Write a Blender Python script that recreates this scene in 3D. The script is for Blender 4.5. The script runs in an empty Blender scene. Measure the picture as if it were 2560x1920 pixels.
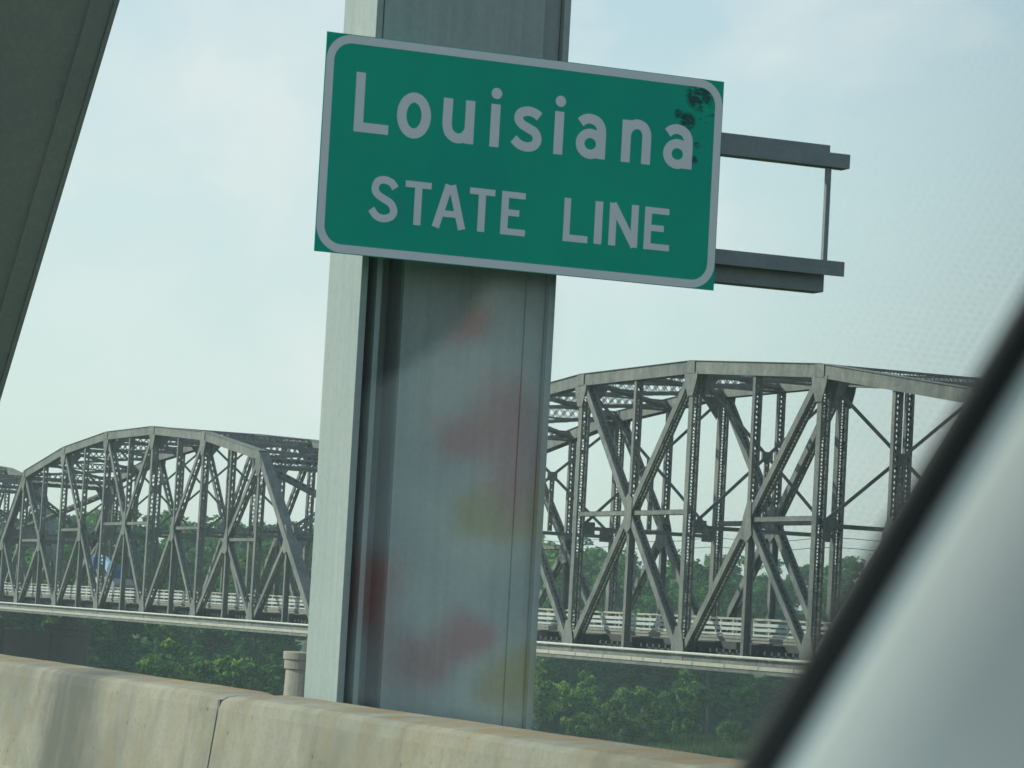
import bpy, bmesh, math, random
import numpy as np
from mathutils import Vector, Matrix

R = math.radians
S = bpy.context.scene
C = S.collection
random.seed(7)
rng = np.random.default_rng(11)

# ------------------------------------------------------------------ camera
# origin = the traveller's eye; X runs back along the road, Y towards the old bridge, Z up
F_PX, YAW, PITCH, ROLL = 7952.3, 0.38870, 0.072446, 0.055008
h = Vector((-math.cos(YAW) * math.cos(PITCH), math.sin(YAW) * math.cos(PITCH), math.sin(PITCH)))
r0 = Vector((math.sin(YAW), math.cos(YAW), 0.0))
u0 = r0.cross(h)
rr = r0 * math.cos(ROLL) + u0 * math.sin(ROLL)
uu = -r0 * math.sin(ROLL) + u0 * math.cos(ROLL)
cd = bpy.data.cameras.new('camera')
cam = bpy.data.objects.new('camera', cd)
C.objects.link(cam)
cam.matrix_world = Matrix(((rr.x, uu.x, -h.x, 0), (rr.y, uu.y, -h.y, 0), (rr.z, uu.z, -h.z, 0), (0, 0, 0, 1)))
cd.sensor_width = 36.0
cd.lens = 36.0 * F_PX / 2560.0
cd.clip_start = 0.05
cd.clip_end = 12000
cd.dof.use_dof = True
cd.dof.focus_distance = 42.0
cd.dof.aperture_fstop = cd.lens / 5.4
S.camera = cam

# ------------------------------------------------------------------ sky and sun
SUN_AZ = R(43)      # from straight ahead on the road (-X) towards the near side (-Y)
SUN_EL = R(31)
to_sun = Vector((-math.cos(SUN_AZ) * math.cos(SUN_EL), -math.sin(SUN_AZ) * math.cos(SUN_EL), math.sin(SUN_EL)))
W = bpy.data.worlds.new('World')
S.world = W
W.use_nodes = True
nt = W.node_tree
nt.nodes.clear()
sky = nt.nodes.new('ShaderNodeTexSky')
sky.sky_type = 'NISHITA'
sky.sun_disc = False
sky.sun_elevation = SUN_EL
sky.sun_rotation = math.atan2(to_sun.x, to_sun.y)
sky.altitude = 30
sky.air_density = 1.2
sky.dust_density = 0.4
sky.ozone_density = 1.0
tc = nt.nodes.new('ShaderNodeTexCoord')
mp = nt.nodes.new('ShaderNodeMapping')
mp.inputs['Scale'].default_value = (1, 1, 1.5)
mp.inputs['Location'].default_value = (1, 5, 2)
nz = nt.nodes.new('ShaderNodeTexNoise')
nz.inputs['Scale'].default_value = 11.0
nz.inputs['Detail'].default_value = 7.0
nz.inputs['Roughness'].default_value = 0.55
nz.inputs['Distortion'].default_value = 0.25
ramp = nt.nodes.new('ShaderNodeValToRGB')
ramp.color_ramp.elements[0].position = 0.44
ramp.color_ramp.elements[0].color = (0, 0, 0, 1)
ramp.color_ramp.elements[1].position = 0.78
ramp.color_ramp.elements[1].color = (1, 1, 1, 1)
mul = nt.nodes.new('ShaderNodeMath')
mul.operation = 'MULTIPLY'
mul.inputs[1].default_value = 0.8
add = nt.nodes.new('ShaderNodeMath')
add.operation = 'ADD'
add.use_clamp = True
sepw = nt.nodes.new('ShaderNodeSeparateXYZ')
veil = nt.nodes.new('ShaderNodeMapRange')     # humid haze: pale towards the horizon all round, thinning upwards
veil.interpolation_type = 'SMOOTHSTEP'
veil.inputs['From Min'].default_value = 0.06
veil.inputs['From Max'].default_value = 0.42
veil.inputs['To Min'].default_value = 0.72
veil.inputs['To Max'].default_value = 0.0
mix = nt.nodes.new('ShaderNodeMix')
mix.data_type = 'RGBA'
SKY_CLOUD = (7.5, 6.8, 6.65, 1)
mix.inputs['B'].default_value = SKY_CLOUD
bg = nt.nodes.new('ShaderNodeBackground')
bg.inputs['Strength'].default_value = 0.126
wo = nt.nodes.new('ShaderNodeOutputWorld')
nt.links.new(tc.outputs['Generated'], mp.inputs['Vector'])
nt.links.new(mp.outputs['Vector'], nz.inputs['Vector'])
nt.links.new(nz.outputs['Fac'], ramp.inputs['Fac'])
nt.links.new(ramp.outputs['Color'], mul.inputs[0])
nt.links.new(mul.outputs[0], add.inputs[0])
nt.links.new(tc.outputs['Generated'], sepw.inputs[0])
nt.links.new(sepw.outputs['Z'], veil.inputs['Value'])
add.inputs[1].default_value = 0.0
nt.links.new(add.outputs[0], mix.inputs['Factor'])
mixv = nt.nodes.new('ShaderNodeMix')
mixv.data_type = 'RGBA'
mixv.inputs['B'].default_value = (6.1, 6.25, 6.3, 1)
nt.links.new(veil.outputs['Result'], mixv.inputs['Factor'])
nt.links.new(sky.outputs['Color'], mixv.inputs['A'])
nt.links.new(mixv.outputs['Result'], mix.inputs['A'])
nt.links.new(mix.outputs['Result'], bg.inputs['Color'])
nt.links.new(bg.outputs['Background'], wo.inputs['Surface'])

sd = bpy.data.lights.new('sun', 'SUN')
sun = bpy.data.objects.new('sun', sd)
C.objects.link(sun)
sd.energy = 5.0
sd.angle = R(0.8)
sd.color = (1.0, 0.92, 0.78)
sun.rotation_euler = to_sun.to_track_quat('Z', 'Y').to_euler()

S.view_settings.view_transform = 'Standard'
S.view_settings.look = 'None'
S.view_settings.gamma = 1.0
S.view_settings.exposure = 0.0
S.view_settings.use_curve_mapping = False
S.cycles.use_denoising = True
S.cycles.volume_bounces = 3
S.cycles.max_bounces = 8
S.cycles.transparent_max_bounces = 16


# ------------------------------------------------------------------ helpers
def tag(o, label=None, cat=None, group=None, kind=None):
    if label: o['label'] = label
    if cat: o['category'] = cat
    if group: o['group'] = group
    if kind: o['kind'] = kind
    return o


def empty(name, loc=(0, 0, 0), **k):
    o = bpy.data.objects.new(name, None)
    o.empty_display_size = 0.3
    C.objects.link(o)
    o.location = loc
    return tag(o, **k)


def place(name, me, parent=None, loc=(0, 0, 0), rot=None):
    o = bpy.data.objects.new(name, me)
    C.objects.link(o)
    o.location = loc
    if rot: o.rotation_euler = rot
    o.parent = parent
    return o


class MB:
    """collects simple solids into one mesh"""
    def __init__(s):
        s.v, s.f = [], []

    def add(s, vs, fs):
        n = len(s.v)
        s.v += [tuple(v) for v in vs]
        s.f += [tuple(i + n for i in f) for f in fs]

    def box(s, x0, x1, y0, y1, z0, z1):
        s.add([(x0, y0, z0), (x1, y0, z0), (x1, y1, z0), (x0, y1, z0), (x0, y0, z1), (x1, y0, z1), (x1, y1, z1), (x0, y1, z1)],
              [(3, 2, 1, 0), (4, 5, 6, 7), (0, 1, 5, 4), (1, 2, 6, 5), (2, 3, 7, 6), (3, 0, 4, 7)])

    def bar(s, A, B, n, w, d, caps=True):
        """box from A to B, w wide along n, d deep along the third axis"""
        A, B, n = Vector(A), Vector(B), Vector(n)
        t = (B - A).normalized()
        n = (n - t * n.dot(t)).normalized()
        b = t.cross(n)
        vs = []
        for P in (A, B):
            for i, j in ((-1, -1), (1, -1), (1, 1), (-1, 1)):
                vs.append(P + n * (i * w / 2) + b * (j * d / 2))
        fs = [(0, 1, 5, 4), (1, 2, 6, 5), (2, 3, 7, 6), (3, 0, 4, 7)]
        if caps: fs += [(3, 2, 1, 0), (4, 5, 6, 7)]
        s.add(vs, fs)

    def prism(s, pts, y0, y1):
        """polygon of (x, z) points between two y planes"""
        n = len(pts)
        s.add([(x, y0, z) for x, z in pts] + [(x, y1, z) for x, z in pts],
              [tuple(range(n)), tuple(range(2 * n - 1, n - 1, -1))] + [(i, i + n, (i + 1) % n + n, (i + 1) % n) for i in range(n)])

    def tube(s, pts, rad, k=8, cap=True):
        n0 = len(s.v)
        pts = [Vector(p) for p in pts]
        up = Vector((0.13, 0.21, 0.97))
        rings = len(pts)
        for i, p in enumerate(pts):
            t = (pts[min(i + 1, rings - 1)] - pts[max(i - 1, 0)]).normalized()
            a = t.cross(up)
            if a.length < 1e-3: a = t.cross(Vector((1, 0, 0)))
            a.normalize()
            b = t.cross(a)
            rd = rad[i] if isinstance(rad, (list, tuple)) else rad
            for j in range(k):
                q = 2 * math.pi * j / k
                s.v.append(tuple(p + a * (rd * math.cos(q)) + b * (rd * math.sin(q))))
        for i in range(rings - 1):
            for j in range(k):
                s.f.append((n0 + i * k + j, n0 + i * k + (j + 1) % k, n0 + (i + 1) * k + (j + 1) % k, n0 + (i + 1) * k + j))
        if cap:
            s.f.append(tuple(n0 + j for j in reversed(range(k))))
            s.f.append(tuple(n0 + (rings - 1) * k + j for j in range(k)))

    def lathe(s, prof, k=32, c=(0, 0, 0)):
        n0 = len(s.v)
        for rd, z in prof:
            for j in range(k):
                q = 2 * math.pi * j / k
                s.v.append((c[0] + rd * math.cos(q), c[1] + rd * math.sin(q), c[2] + z))
        for i in range(len(prof) - 1):
            for j in range(k):
                s.f.append((n0 + i * k + j, n0 + i * k + (j + 1) % k, n0 + (i + 1) * k + (j + 1) % k, n0 + (i + 1) * k + j))
        s.f.append(tuple(n0 + j for j in reversed(range(k))))
        s.f.append(tuple(n0 + (len(prof) - 1) * k + j for j in range(k)))

    def mesh(s, name, mat=None, bevel=0.0, fix=True):
        me = bpy.data.meshes.new(name)
        me.from_pydata(s.v, [], s.f)
        if fix or bevel:
            bm = bmesh.new()
            bm.from_mesh(me)
            if fix: bmesh.ops.recalc_face_normals(bm, faces=bm.faces)
            if bevel:
                bmesh.ops.bevel(bm, geom=list(bm.edges), offset=bevel, segments=2, affect='EDGES', profile=0.5)
            bm.to_mesh(me)
            bm.free()
        me.update()
        if mat: me.materials.append(mat)
        return me

    def build(s, name, mat, parent=None, loc=(0, 0, 0), bevel=0.0):
        return place(name, s.mesh(name, mat, bevel), parent, loc)


# ------------------------------------------------------------------ materials
def new_mat(name):
    m = bpy.data.materials.new(name)
    m.use_nodes = True
    n = m.node_tree
    p = n.nodes['Principled BSDF']
    return m, n, p


def node(n, t, **k):
    o = n.nodes.new(t)
    for a, b in k.items():
        if hasattr(o, a): setattr(o, a, b)
        else: o.inputs[a.replace('_', ' ')].default_value = b
    return o


def weathered(name, base, dark, rust=None, rough=0.6, scale=1.5, streak=(1, 1, 0.12), rust_at=0.66, bump=0.1, amount=0.8, metallic=0.0, fine=25):
    """paint or concrete with broad tone drift, vertical streaks, rust or stain patches and fine grain"""
    m, n, p = new_mat(name)
    L = n.links.new
    tc = node(n, 'ShaderNodeTexCoord')
    geo = node(n, 'ShaderNodeNewGeometry')
    a = node(n, 'ShaderNodeTexNoise', Scale=scale, Detail=6.0, Roughness=0.6)
    L(geo.outputs['Position'], a.inputs['Vector'])
    mp = node(n, 'ShaderNodeMapping')
    mp.inputs['Scale'].default_value = streak
    L(geo.outputs['Position'], mp.inputs['Vector'])
    b = node(n, 'ShaderNodeTexNoise', Scale=scale * 4, Detail=4.0, Roughness=0.6)
    L(mp.outputs['Vector'], b.inputs['Vector'])
    c = node(n, 'ShaderNodeTexNoise', Scale=fine, Detail=5.0, Roughness=0.7)
    L(geo.outputs['Position'], c.inputs['Vector'])
    s1 = node(n, 'ShaderNodeMath', operation='ADD')
    L(a.outputs['Fac'], s1.inputs[0]); L(b.outputs['Fac'], s1.inputs[1])
    s2 = node(n, 'ShaderNodeMath', operation='ADD')
    L(s1.outputs[0], s2.inputs[0]); L(c.outputs['Fac'], s2.inputs[1])
    mr = node(n, 'ShaderNodeMapRange')
    mr.inputs['From Min'].default_value = 1.15
    mr.inputs['From Max'].default_value = 1.85
    mr.inputs['To Max'].default_value = amount
    L(s2.outputs[0], mr.inputs['Value'])
    mx = node(n, 'ShaderNodeMix', data_type='RGBA')
    mx.inputs['A'].default_value = (*base, 1)
    mx.inputs['B'].default_value = (*dark, 1)
    L(mr.outputs['Result'], mx.inputs['Factor'])
    col = mx.outputs['Result']
    if rust:
        d = node(n, 'ShaderNodeTexNoise', Scale=scale * 2.3, Detail=8.0, Roughness=0.7)
        L(mp.outputs['Vector'], d.inputs['Vector'])
        rp = node(n, 'ShaderNodeMapRange')
        rp.inputs['From Min'].default_value = rust_at - 0.09
        rp.inputs['From Max'].default_value = rust_at + 0.05
        L(d.outputs['Fac'], rp.inputs['Value'])
        m2 = node(n, 'ShaderNodeMix', data_type='RGBA')
        m2.inputs['B'].default_value = (*rust, 1)
        L(rp.outputs['Result'], m2.inputs['Factor'])
        L(col, m2.inputs['A'])
        col = m2.outputs['Result']
    L(col, p.inputs['Base Color'])
    p.inputs['Roughness'].default_value = rough
    p.inputs['Metallic'].default_value = metallic
    p.inputs['Specular IOR Level'].default_value = 0.15
    bp = node(n, 'ShaderNodeBump', Strength=bump, Distance=0.02)
    L(c.outputs['Fac'], bp.inputs['Height'])
    L(bp.outputs['Normal'], p.inputs['Normal'])
    return m


M = {}
M['old_steel'] = weathered('old_bridge_paint', (0.245, 0.235, 0.210), (0.064, 0.080, 0.092), (0.20, 0.135, 0.085), 0.65, 0.35, (1, 1, 0.25), 0.72, 0.05, 0.8, fine=4)
M['old_dark'] = weathered('old_bridge_floor_steel', (0.10, 0.10, 0.10), (0.05, 0.05, 0.05), (0.13, 0.09, 0.06), 0.75, 0.4, (1, 1, 0.3), 0.68, 0.05, 0.8, fine=4)
M['pipe'] = weathered('pale_pipe_paint', (0.62, 0.60, 0.54), (0.42, 0.41, 0.38), None, 0.55, 0.6, (1, 1, 1), 0.7, 0.03, 0.7, fine=5)
M['ledge'] = weathered('pale_ledge_concrete', (0.52, 0.47, 0.39), (0.34, 0.32, 0.28), (0.30, 0.19, 0.12), 0.8, 0.5, (1, 1, 0.6), 0.68, 0.05, 0.7, fine=5)
M['rail'] = weathered('white_rail_paint', (0.58, 0.575, 0.55), (0.42, 0.42, 0.41), (0.3, 0.22, 0.16), 0.6, 0.8, (1, 1, 0.4), 0.78, 0.03, 0.7, fine=5)
M['post_dark'] = weathered('dark_post_steel', (0.16, 0.16, 0.16), (0.08, 0.08, 0.085), None, 0.7, 0.8, fine=5)
M['deck'] = weathered('deck_concrete', (0.34, 0.31, 0.27), (0.2, 0.19, 0.17), (0.22, 0.15, 0.1), 0.85, 0.4, (1, 1, 0.5), 0.68, 0.05, 0.8, fine=4)
M['new_steel'] = weathered('new_bridge_paint', (0.40, 0.415, 0.385), (0.225, 0.285, 0.295), (0.26, 0.22, 0.17), 0.5, 0.7, (6, 6, 0.25), 0.82, 0.03, 0.7)
M['galv'] = weathered('galvanised_steel', (0.24, 0.26, 0.27), (0.16, 0.18, 0.19), None, 0.5, 3.0, (1, 0.15, 1), 0.7, 0.03, 0.8, metallic=0.3)
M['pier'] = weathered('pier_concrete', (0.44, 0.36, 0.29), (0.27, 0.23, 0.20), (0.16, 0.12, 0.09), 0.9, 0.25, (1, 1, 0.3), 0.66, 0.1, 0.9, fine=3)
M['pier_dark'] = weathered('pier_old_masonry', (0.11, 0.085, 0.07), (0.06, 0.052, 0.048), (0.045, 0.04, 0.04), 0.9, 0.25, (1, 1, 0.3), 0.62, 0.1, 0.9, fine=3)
M['asphalt'] = weathered('asphalt', (0.055, 0.055, 0.055), (0.035, 0.035, 0.035), None, 0.9, 1.2, (0.1, 1, 1), 0.7, 0.2, 0.8, fine=60)
M['bark'] = weathered('bark', (0.16, 0.13, 0.10), (0.08, 0.07, 0.06), None, 0.95, 2.0, (1, 1, 0.2), 0.7, 0.2, 0.9, fine=12)


def flat(name, col, rough=0.6, spec=0.5, var=0.12, scale=6.0):
    m, n, p = new_mat(name)
    L = n.links.new
    geo = node(n, 'ShaderNodeNewGeometry')
    a = node(n, 'ShaderNodeTexNoise', Scale=scale, Detail=6.0, Roughness=0.65)
    L(geo.outputs['Position'], a.inputs['Vector'])
    hs = node(n, 'ShaderNodeMapRange')
    hs.inputs['To Min'].default_value = 1 - var
    hs.inputs['To Max'].default_value = 1 + var
    L(a.outputs['Fac'], hs.inputs['Value'])
    mx = node(n, 'ShaderNodeMix', data_type='RGBA', blend_type='MULTIPLY')
    mx.inputs['Factor'].default_value = 1
    mx.inputs['A'].default_value = (*col, 1)
    L(hs.outputs['Result'], mx.inputs['B'])
    L(mx.outputs['Result'], p.inputs['Base Color'])
    p.inputs['Roughness'].default_value = rough
    p.inputs['Specular IOR Level'].default_value = spec
    return m


M['letter'] = flat('white_sheeting', (0.74, 0.74, 0.76), 0.5, 0.1, 0.05)
M['blue'] = flat('blue_machine_paint', (0.03, 0.12, 0.30), 0.4)
M['pale_blue'] = flat('pale_blue_paint', (0.30, 0.52, 0.72), 0.4)
M['cream'] = flat('cream_machine_paint', (0.62, 0.55, 0.48), 0.5)
M['machine_grey'] = flat('grey_machine_paint', (0.20, 0.20, 0.22), 0.5)
M['rubber'] = flat('black_rubber', (0.012, 0.012, 0.014), 0.6)
M['trim'] = flat('pale_grey_trim_cloth', (0.88, 0.88, 0.85), 0.9, 0.2, 0.04, 30)
M['dash'] = flat('dark_dash_plastic', (0.025, 0.026, 0.028), 0.7, 0.3)
M['wire'] = flat('dark_cable', (0.03, 0.03, 0.03), 0.6)


def foliage(name, c1, c2, c3):
    m, n, p = new_mat(name)
    L = n.links.new
    geo = node(n, 'ShaderNodeNewGeometry')
    oi = node(n, 'ShaderNodeObjectInfo')
    a = node(n, 'ShaderNodeTexNoise', Scale=0.35, Detail=4.0, Roughness=0.6)
    L(geo.outputs['Position'], a.inputs['Vector'])
    ad = node(n, 'ShaderNodeMath', operation='MULTIPLY_ADD')
    L(geo.outputs['Random Per Island'], ad.inputs[0]); ad.inputs[1].default_value = 0.45
    a2 = node(n, 'ShaderNodeTexNoise', Scale=0.06, Detail=2.0, Roughness=0.5)
    L(geo.outputs['Position'], a2.inputs['Vector'])
    big = node(n, 'ShaderNodeMath', operation='MULTIPLY_ADD')
    L(a2.outputs['Fac'], big.inputs[0]); big.inputs[1].default_value = 0.9; big.inputs[2].default_value = -0.45
    sm2 = node(n, 'ShaderNodeMath', operation='ADD')
    L(a.outputs['Fac'], sm2.inputs[0]); L(big.outputs[0], sm2.inputs[1])
    L(sm2.outputs[0], ad.inputs[2])
    cr = node(n, 'ShaderNodeValToRGB')
    e = cr.color_ramp.elements
    e[0].position = 0.35; e[0].color = (*c1, 1)
    e[1].position = 1.0; e[1].color = (*c3, 1)
    x = e.new(0.68); x.color = (*c2, 1)
    L(ad.outputs[0], cr.inputs['Fac'])
    hv = node(n, 'ShaderNodeHueSaturation')
    L(cr.outputs['Color'], hv.inputs['Color'])
    mr = node(n, 'ShaderNodeMapRange')
    mr.inputs['To Min'].default_value = 0.8
    mr.inputs['To Max'].default_value = 1.25
    L(oi.outputs['Random'], mr.inputs['Value'])
    L(mr.outputs['Result'], hv.inputs['Value'])
    L(hv.outputs['Color'], p.inputs['Base Color'])
    p.inputs['Roughness'].default_value = 0.7
    p.inputs['Specular IOR Level'].default_value = 0.04
    tr = node(n, 'ShaderNodeBsdfTranslucent')
    L(hv.outputs['Color'], tr.inputs['Color'])
    ms = node(n, 'ShaderNodeMixShader')
    ms.inputs['Fac'].default_value = 0.5
    L(p.outputs['BSDF'], ms.inputs[1]); L(tr.outputs['BSDF'], ms.inputs[2])
    L(ms.outputs['Shader'], n.nodes['Material Output'].inputs['Surface'])
    return m


M['leaf'] = foliage('cottonwood_leaves', (0.03, 0.11, 0.035), (0.08, 0.22, 0.06), (0.20, 0.36, 0.08))
M['leaf_dark'] = foliage('dark_leaves', (0.02, 0.085, 0.03), (0.06, 0.17, 0.05), (0.15, 0.30, 0.07))
M['vine'] = foliage('vine_leaves', (0.018, 0.075, 0.03), (0.07, 0.19, 0.05), (0.34, 0.46, 0.07))  # brightest tone puts sunlit highlights into the leaf colour

# grass / ground
gm, n, p = new_mat('river_bank_ground')
geo = node(n, 'ShaderNodeNewGeometry')
a = node(n, 'ShaderNodeTexNoise', Scale=0.06, Detail=8.0, Roughness=0.65)
b = node(n, 'ShaderNodeTexNoise', Scale=1.4, Detail=6.0, Roughness=0.7)
for q in (a, b): n.links.new(geo.outputs['Position'], q.inputs['Vector'])
cr = node(n, 'ShaderNodeValToRGB')
e = cr.color_ramp.elements
e[0].position = 0.35; e[0].color = (0.035, 0.07, 0.02, 1)
e[1].position = 0.7; e[1].color = (0.07, 0.09, 0.035, 1)
sm = node(n, 'ShaderNodeMath', operation='MULTIPLY_ADD')
n.links.new(b.outputs['Fac'], sm.inputs[0]); sm.inputs[1].default_value = 0.5
sb = node(n, 'ShaderNodeMath', operation='SUBTRACT')
n.links.new(a.outputs['Fac'], sb.inputs[0]); sb.inputs[1].default_value = 0.22
n.links.new(sb.outputs[0], sm.inputs[2])
n.links.new(sm.outputs[0], cr.inputs['Fac'])
n.links.new(cr.outputs['Color'], p.inputs['Base Color'])
p.inputs['Roughness'].default_value = 0.95
p.inputs['Specular IOR Level'].default_value = 0.02
M['ground'] = gm
M['grass'] = foliage('dull_bank_grass', (0.03, 0.06, 0.03), (0.06, 0.095, 0.04), (0.12, 0.15, 0.05))

# concrete parapet: pale, with broad darker patches, brown edges and drip streaks
cm, n, p = new_mat('parapet_concrete')
L = n.links.new
geo = node(n, 'ShaderNodeNewGeometry')
sep = node(n, 'ShaderNodeSeparateXYZ')
L(geo.outputs['Position'], sep.inputs[0])
mpv = node(n, 'ShaderNodeMapping'); mpv.inputs['Scale'].default_value = (1.0, 1.0, 0.22)
L(geo.outputs['Position'], mpv.inputs['Vector'])
broad = node(n, 'ShaderNodeTexNoise', Scale=1.1, Detail=5.0, Roughness=0.6)
drip = node(n, 'ShaderNodeTexNoise', Scale=3.2, Detail=5.0, Roughness=0.65)
blot = node(n, 'ShaderNodeTexNoise', Scale=3.0, Detail=8.0, Roughness=0.7)
fine = node(n, 'ShaderNodeTexNoise', Scale=45.0, Detail=6.0, Roughness=0.7)
L(geo.outputs['Position'], broad.inputs['Vector'])
L(mpv.outputs['Vector'], drip.inputs['Vector'])
L(geo.outputs['Position'], blot.inputs['Vector'])
L(geo.outputs['Position'], fine.inputs['Vector'])


def ramped(src, lo, hi, a=0.0, b=1.0):
    q = node(n, 'ShaderNodeMapRange')
    q.inputs['From Min'].default_value = lo; q.inputs['From Max'].default_value = hi
    q.inputs['To Min'].default_value = a; q.inputs['To Max'].default_value = b
    L(src, q.inputs['Value'])
    return q.outputs['Result']


def over(base, colr, fac):
    q = node(n, 'ShaderNodeMix', data_type='RGBA')
    L(fac, q.inputs['Factor'])
    if isinstance(base, tuple): q.inputs['A'].default_value = (*base, 1)
    else: L(base, q.inputs['A'])
    q.inputs['B'].default_value = (*colr, 1)
    return q.outputs['Result']


def mulv(a_, b_):
    q = node(n, 'ShaderNodeMath', operation='MULTIPLY')
    L(a_, q.inputs[0])
    if isinstance(b_, float): q.inputs[1].default_value = b_
    else: L(b_, q.inputs[1])
    return q.outputs[0]


col = over((0.335, 0.30, 0.24), (0.20, 0.185, 0.155), ramped(broad.outputs['Fac'], 0.40, 0.68))
col = over(col, (0.27, 0.205, 0.11), ramped(blot.outputs['Fac'], 0.48, 0.68, 0, 0.6))
col = over(col, (0.17, 0.14, 0.11), ramped(drip.outputs['Fac'], 0.50, 0.70, 0, 0.6))
# one broad dark patch, ragged at its edges
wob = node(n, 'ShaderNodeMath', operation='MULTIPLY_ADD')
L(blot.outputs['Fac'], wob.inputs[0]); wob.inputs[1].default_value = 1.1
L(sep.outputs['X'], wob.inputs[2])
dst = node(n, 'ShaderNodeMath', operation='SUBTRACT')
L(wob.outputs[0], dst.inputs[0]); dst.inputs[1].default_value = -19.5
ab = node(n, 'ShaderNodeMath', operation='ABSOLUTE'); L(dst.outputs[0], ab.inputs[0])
blotch = ramped(ab.outputs[0], 0.35, 1.0, 1.0, 0.0)
blotch = mulv(blotch, ramped(drip.outputs['Fac'], 0.30, 0.55, 0.65, 1.0))
col = over(col, (0.115, 0.115, 0.10), mulv(blotch, 0.92))
# rusty brown along the far top edge
edge = node(n, 'ShaderNodeMath', operation='MULTIPLY_ADD')
L(blot.outputs['Fac'], edge.inputs[0]); edge.inputs[1].default_value = 0.10; L(sep.outputs['Z'], edge.inputs[2])
col = over(col, (0.30, 0.185, 0.085), mulv(ramped(edge.outputs[0], -0.466, -0.445), ramped(blot.outputs['Fac'], 0.36, 0.56, 0.25, 0.95)))
pit = node(n, 'ShaderNodeTexVoronoi', Scale=7.0)
L(geo.outputs['Position'], pit.inputs['Vector'])
col = over(col, (0.10, 0.08, 0.06), mulv(ramped(pit.outputs['Distance'], 0.05, 0.11, 1.0, 0.0), ramped(broad.outputs['Fac'], 0.42, 0.52)))
col = over(col, (0.17, 0.14, 0.10), ramped(fine.outputs['Fac'], 0.50, 0.74, 0.0, 0.55))
L(col, p.inputs['Base Color'])
p.inputs['Specular IOR Level'].default_value = 0.2
p.inputs['Roughness'].default_value = 0.9
bp = node(n, 'ShaderNodeBump', Strength=0.35, Distance=0.006)
L(fine.outputs['Fac'], bp.inputs['Height'])
L(bp.outputs['Normal'], p.inputs['Normal'])
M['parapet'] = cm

# green sign face: sheeting with dark scrapes near one corner (object coordinates are metres on the face)
sm_, n, p = new_mat('green_sign_sheeting')
L = n.links.new
tc = node(n, 'ShaderNodeTexCoord')
mpv = node(n, 'ShaderNodeMapping'); mpv.inputs['Scale'].default_value = (1, 14, 40)
L(tc.outputs['Object'], mpv.inputs['Vector'])
scr = node(n, 'ShaderNodeTexNoise', Scale=1.0, Detail=7.0, Roughness=0.7)
L(mpv.outputs['Vector'], scr.inputs['Vector'])
tone = node(n, 'ShaderNodeTexNoise', Scale=1.6, Detail=3.0)
L(tc.outputs['Object'], tone.inputs['Vector'])
col = over((0.0, 0.42, 0.27), (0.0, 0.36, 0.265), ramped(tone.outputs['Fac'], 0.3, 0.7))
for (cy, cz, ra, lo) in ((2.285, 1.115, 0.085, 0.43), (2.22, 0.965, 0.05, 0.40), (2.165, 1.0, 0.035, 0.45), (2.335, 1.02, 0.06, 0.55),
                         (2.275, 0.745, 0.022, 0.42), (2.285, 0.83, 0.02, 0.45), (2.25, 1.195, 0.05, 0.6)):
    d = node(n, 'ShaderNodeVectorMath', operation='DISTANCE')
    L(tc.outputs['Object'], d.inputs[0]); d.inputs[1].default_value = (0, cy, cz)
    k = mulv(ramped(d.outputs['Value'], ra * 0.75, ra * 1.15, 1.0, 0.0), ramped(scr.outputs['Fac'], lo, lo + 0.07))
    col = over(col, (0.018, 0.035, 0.045), mulv(k, 0.85))
L(col, p.inputs['Base Color'])
p.inputs['Roughness'].default_value = 0.5
p.inputs['Specular IOR Level'].default_value = 0.08
M['sign_green'] = sm_

# ------------------------------------------------------------------ ground and road
GZ = -18.0
g = MB()
nx, ny = 90, 90
xs = np.linspace(-1, 1, nx); xs = -500 + np.sign(xs) * np.abs(xs) ** 2.2 * 2400
ys = np.linspace(-1, 1, ny); ys = 150 + np.sign(ys) * np.abs(ys) ** 2.2 * 2400
vv = [(x, y, GZ + 0.5 * math.sin(x * 0.045 + 1.3 * math.sin(y * 0.03)) + 0.4 * math.sin(y * 0.07 + x * 0.02)) for x in xs for y in ys]
g.add(vv, [(i * ny + j, (i + 1) * ny + j, (i + 1) * ny + j + 1, i * ny + j + 1) for i in range(nx - 1) for j in range(ny - 1)])
o = g.build('ground', M['ground'])
tag(o, kind='structure', label='green river bank ground below the bridges')

ROAD = -1.33
g = MB()
g.box(-95, 12, -9.0, 5.1, ROAD - 0.5, ROAD)
tag(g.build('road', M['asphalt']), kind='structure', label='asphalt bridge roadway inside the concrete parapet')
g = MB()
for x in range(-94, 12, 12):
    g.box(x, x + 3, -2.2, -2.06, ROAD + 0.002, ROAD + 0.006)
g.box(-95, 12, 2.3, 2.42, ROAD + 0.002, ROAD + 0.006)
tag(g.build('road_marking', M['rail']), kind='structure', label='white painted lane lines on the bridge roadway')

# concrete parapet between road and steelwork, in segments with an open joint
par = empty('concrete_parapet', (0, 0, ROAD), label='stained concrete bridge parapet running along the bottom of the view', cat='parapet')
SL = -0.012           # drift of the line across the width


def yb(x, y0): return y0 + SL * (x + 19.155)


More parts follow.
